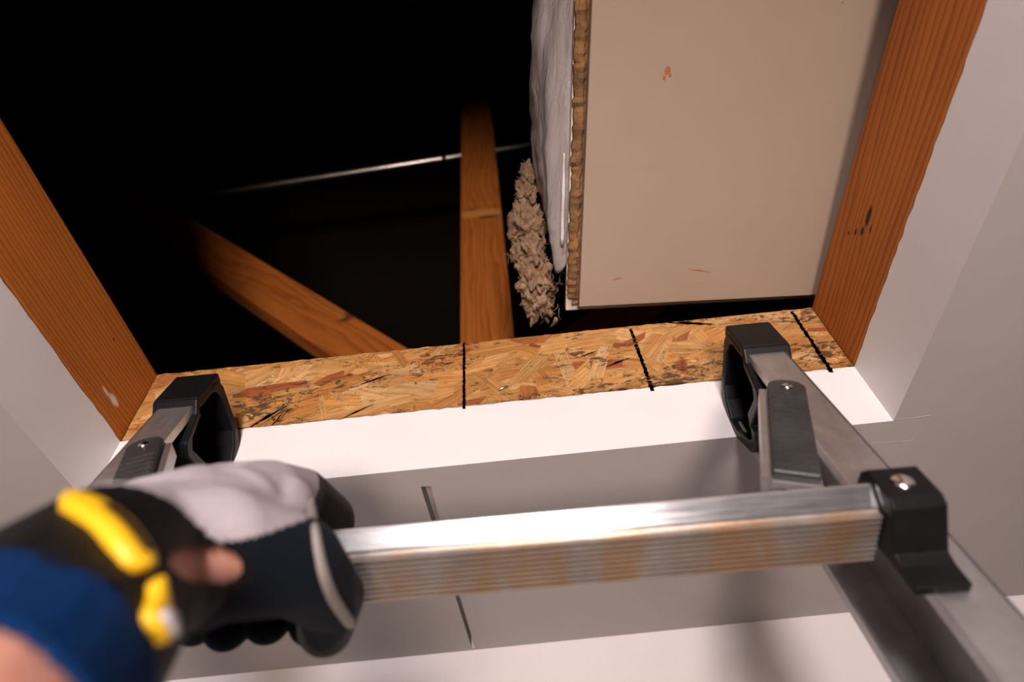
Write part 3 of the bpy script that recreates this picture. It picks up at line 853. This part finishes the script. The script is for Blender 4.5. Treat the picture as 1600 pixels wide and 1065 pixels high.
def person():
    root = base('person', wrist + elb_dir*.27, 'person in a navy and grey work glove with yellow strap gripping the ladder rung', 'person')
    M_skin = plain_mat('skin', (.74, .34, .25), .5, var=.85, sss=.15, bump_scale=300, bump_s=.2)
    body = capsules(hand_chains(0.0) + [arm_chain(0.0)], .0016, 6)
    o = obj('arm', body, M_skin, root, smooth=True)
    # glove shell
    E_ = .0022
    g = capsules(hand_chains(E_) + [arm_chain(E_+.0004, 0, .085)], .0013, 8)
    bvh = BVHTree.FromBMesh(g)
    M_navy = plain_mat('navy_stretch_fabric', (.0025, .006, .012), .9, spec=.12, sheen=.02, bump_scale=1400, bump_s=.6)
    M_grey = plain_mat('grey_synthetic_leather', (.44, .385, .41), .6, var=.9, bump_scale=500, bump_s=.3)
    M_blk = plain_mat('black_glove_leather', (.006, .0055, .006), .6, spec=.18, bump_scale=600, bump_s=.4)
    M_blue = plain_mat('blue_knit', (.001, .026, .105), .9, spec=.1, bump_scale=900, bump_s=.5)
    M_yel = plain_mat('yellow_rubber', (.74, .42, .008), .45, var=.9)
    M_seam = plain_mat('grey_stitching', (.30, .26, .24), .8, bump_scale=1500, bump_s=.6)
    def hit(px, py, lift=0.0):
        d = ray(px, py).normalized()
        h = bvh.ray_cast(Vector((0, 0, 0)), d)
        if h[0] is None: return None
        return h[0] + h[1]*lift*(1 if h[1].dot(d) < 0 else -1), (h[1] if h[1].dot(d) < 0 else -h[1])
    # seam plane between grey palm side and navy side
    A = at_dist(470, 800, .26); B = at_dist(240, 868, .21)
    pn = (A-B).cross((A+B)*.5).normalized()
    if pn.dot(LD) < 0: pn = -pn
    # openings: keyhole at the wrist and a smaller gap under the strap
    keys = [((322, 882), .235, 58, 30, -.10), ((160, 930), .19, 30, 24, .5)]
    K = []
    for (c, dist, a, b, th) in keys:
        h = hit(*c); q = (h[0] if h else at_dist(*c, dist)); K.append((q, a, b, th))
    dead = []
    g.faces.ensure_lookup_table()
    for f in g.faces:
        c = f.calc_center_median()
        t = (c-wrist).dot(elb_dir)
        side = (c-A).dot(pn) + .003*math.sin((c-A).dot(LX)*140)
        lx = (c-LP0).dot(LX); lo = (c-LP0).dot(LN); ld = (c-LP0).dot(LD)
        mi = 0
        if side > 0: mi = 1
        if lx > -.262 and lo > -.034 and ld > -.20: mi = 2       # index finger past the knuckle
        if t > -.002: mi = 2
        f.material_index = mi
        if t > .047: dead.append(f); continue
        for (q, a, b, th) in K:
            v = c-q; n = q.normalized()
            x = FPX*(c.dot(_r)/c.dot(_f)-q.dot(_r)/q.dot(_f)); y = FPX*(c.dot(_u)/c.dot(_f)-q.dot(_u)/q.dot(_f)); x, y = x*math.cos(th)+y*math.sin(th), -x*math.sin(th)+y*math.cos(th)
            e2 = (x/a)**2+(y/b)**2
            if abs(v.dot(n)) < .03 and c.length < q.length+.014:
                if e2 < 1: dead.append(f)
                elif e2 < 1.9: f.material_index = 2
    bmesh.ops.delete(g, geom=dead, context='FACES')
    glove = obj('glove', g, [M_navy, M_grey, M_blk], root, smooth=True)
    # blue knit sleeve end between glove cuff and bare forearm
    s = capsules([arm_chain(.0026, .0, .13)], .0016, 3)
    bmesh.ops.delete(s, geom=[f for f in s.faces if not (.043 < (f.calc_center_median()-wrist).dot(elb_dir) < .066)], context='FACES')
    bmesh.ops.solidify(s, geom=list(s.faces), thickness=.0016)
    obj('knit_cuff', s, M_blue, root, smooth=True)
    def ribbon(name, pix, widths, thick, mat, parent, lift=.001, cross=5):
        bm = bmesh.new(); gc_layer(bm)
        pts = []
        for i in range(len(pix)-1):
            for k in range(6):
                t = k/6; pts.append((pix[i][0]*(1-t)+pix[i+1][0]*t, pix[i][1]*(1-t)+pix[i+1][1]*t, widths[i]*(1-t)+widths[i+1]*t))
        pts.append((*pix[-1], widths[-1]))
        sm = lambda a, i: sum(a[max(0, min(len(a)-1, i+k))] for k in (-2, -1, 0, 1, 2))/5
        xs = [p[0] for p in pts]; ys = [p[1] for p in pts]
        pts = [(sm(xs, i), sm(ys, i), pts[i][2]) for i in range(len(pts))]
        cen = []
        last = None
        for (x, y, w_) in pts:
            h = hit(x, y)
            if h is None: h = last
            if h is None: continue
            last = h; cen.append((h[0], h[1], w_))
        P = [c[0] for c in cen]
        P = [sum((P[max(0, min(len(P)-1, i+k))] for k in range(-3, 4)), Vector())/7 for i in range(len(P))]
        Nn = [sum((cen[max(0, min(len(P)-1, i+k))][1] for k in range(-4, 5)), Vector()).normalized() for i in range(len(P))]
        rows = []
        for i in range(len(P)):
            t = (P[min(len(P)-1, i+1)]-P[max(0, i-1)]).normalized()
            n = (Nn[i]-t*Nn[i].dot(t)).normalized(); s_ = t.cross(n)
            wv = cen[i][2]
            end = min(i, len(P)-1-i); wv *= min(1, .55+.15*end)
            row = []
            for k in range(cross+1):
                u = -1+2*k/cross
                row.append(bm.verts.new(P[i] + s_*wv*u + n*(lift+thick*(1-.6*u*u))))
            for k in range(cross, -1, -1):
                u = -1+2*k/cross
                row.append(bm.verts.new(P[i] + s_*wv*u + n*(lift-thick*.6-.002*u*u)))
            rows.append(row)
        m_ = len(rows[0])
        for i in range(len(rows)-1):
            for k in range(m_): bm.faces.new((rows[i][k], rows[i][(k+1) % m_], rows[i+1][(k+1) % m_], rows[i+1][k]))
        bm.faces.new(rows[0]); bm.faces.new(rows[-1][::-1])
        return obj(name, bm, mat, parent, smooth=True), P, Nn
    strap, P, Nn = ribbon('wrist_strap', [(100, 786), (140, 800), (175, 828), (200, 862), (225, 905)], [.0034, .0042, .0045, .0047, .0036], .0022, M_yel, glove, .0015)
    # raised dark lettering on the strap (too blurred to read in the photo)
    bm = bmesh.new()
    for k in range(9, min(len(P)-4, 21)):
        t = (P[k+1]-P[k-1]).normalized(); n = (Nn[k]-t*Nn[k].dot(t)).normalized(); s_ = t.cross(n)
        box(bm, (-.0004, -.0012-.0004*(k % 2), 0), (.0004, .0012, .0004), frame(P[k]+n*.0036, t, s_, n))
    obj('lettering', bm, M_blk, strap)
    tab, _, _ = ribbon('strap_tab', [(236, 905), (240, 935), (242, 975), (236, 1003)], [.0018, .0024, .0048, .0040], .0020, M_yel, glove, .0012)
    ribbon('tab_badge', [(243, 968), (240, 985), (238, 994)], [.0028, .0034, .0026], .0010, M_grey, tab, .0036)
    ribbon('seam', [(484, 775), (489, 810), (494, 850), (502, 890), (516, 930), (538, 962), (552, 980)], [.0020]*7, .0012, M_seam, glove, .0004)
person()
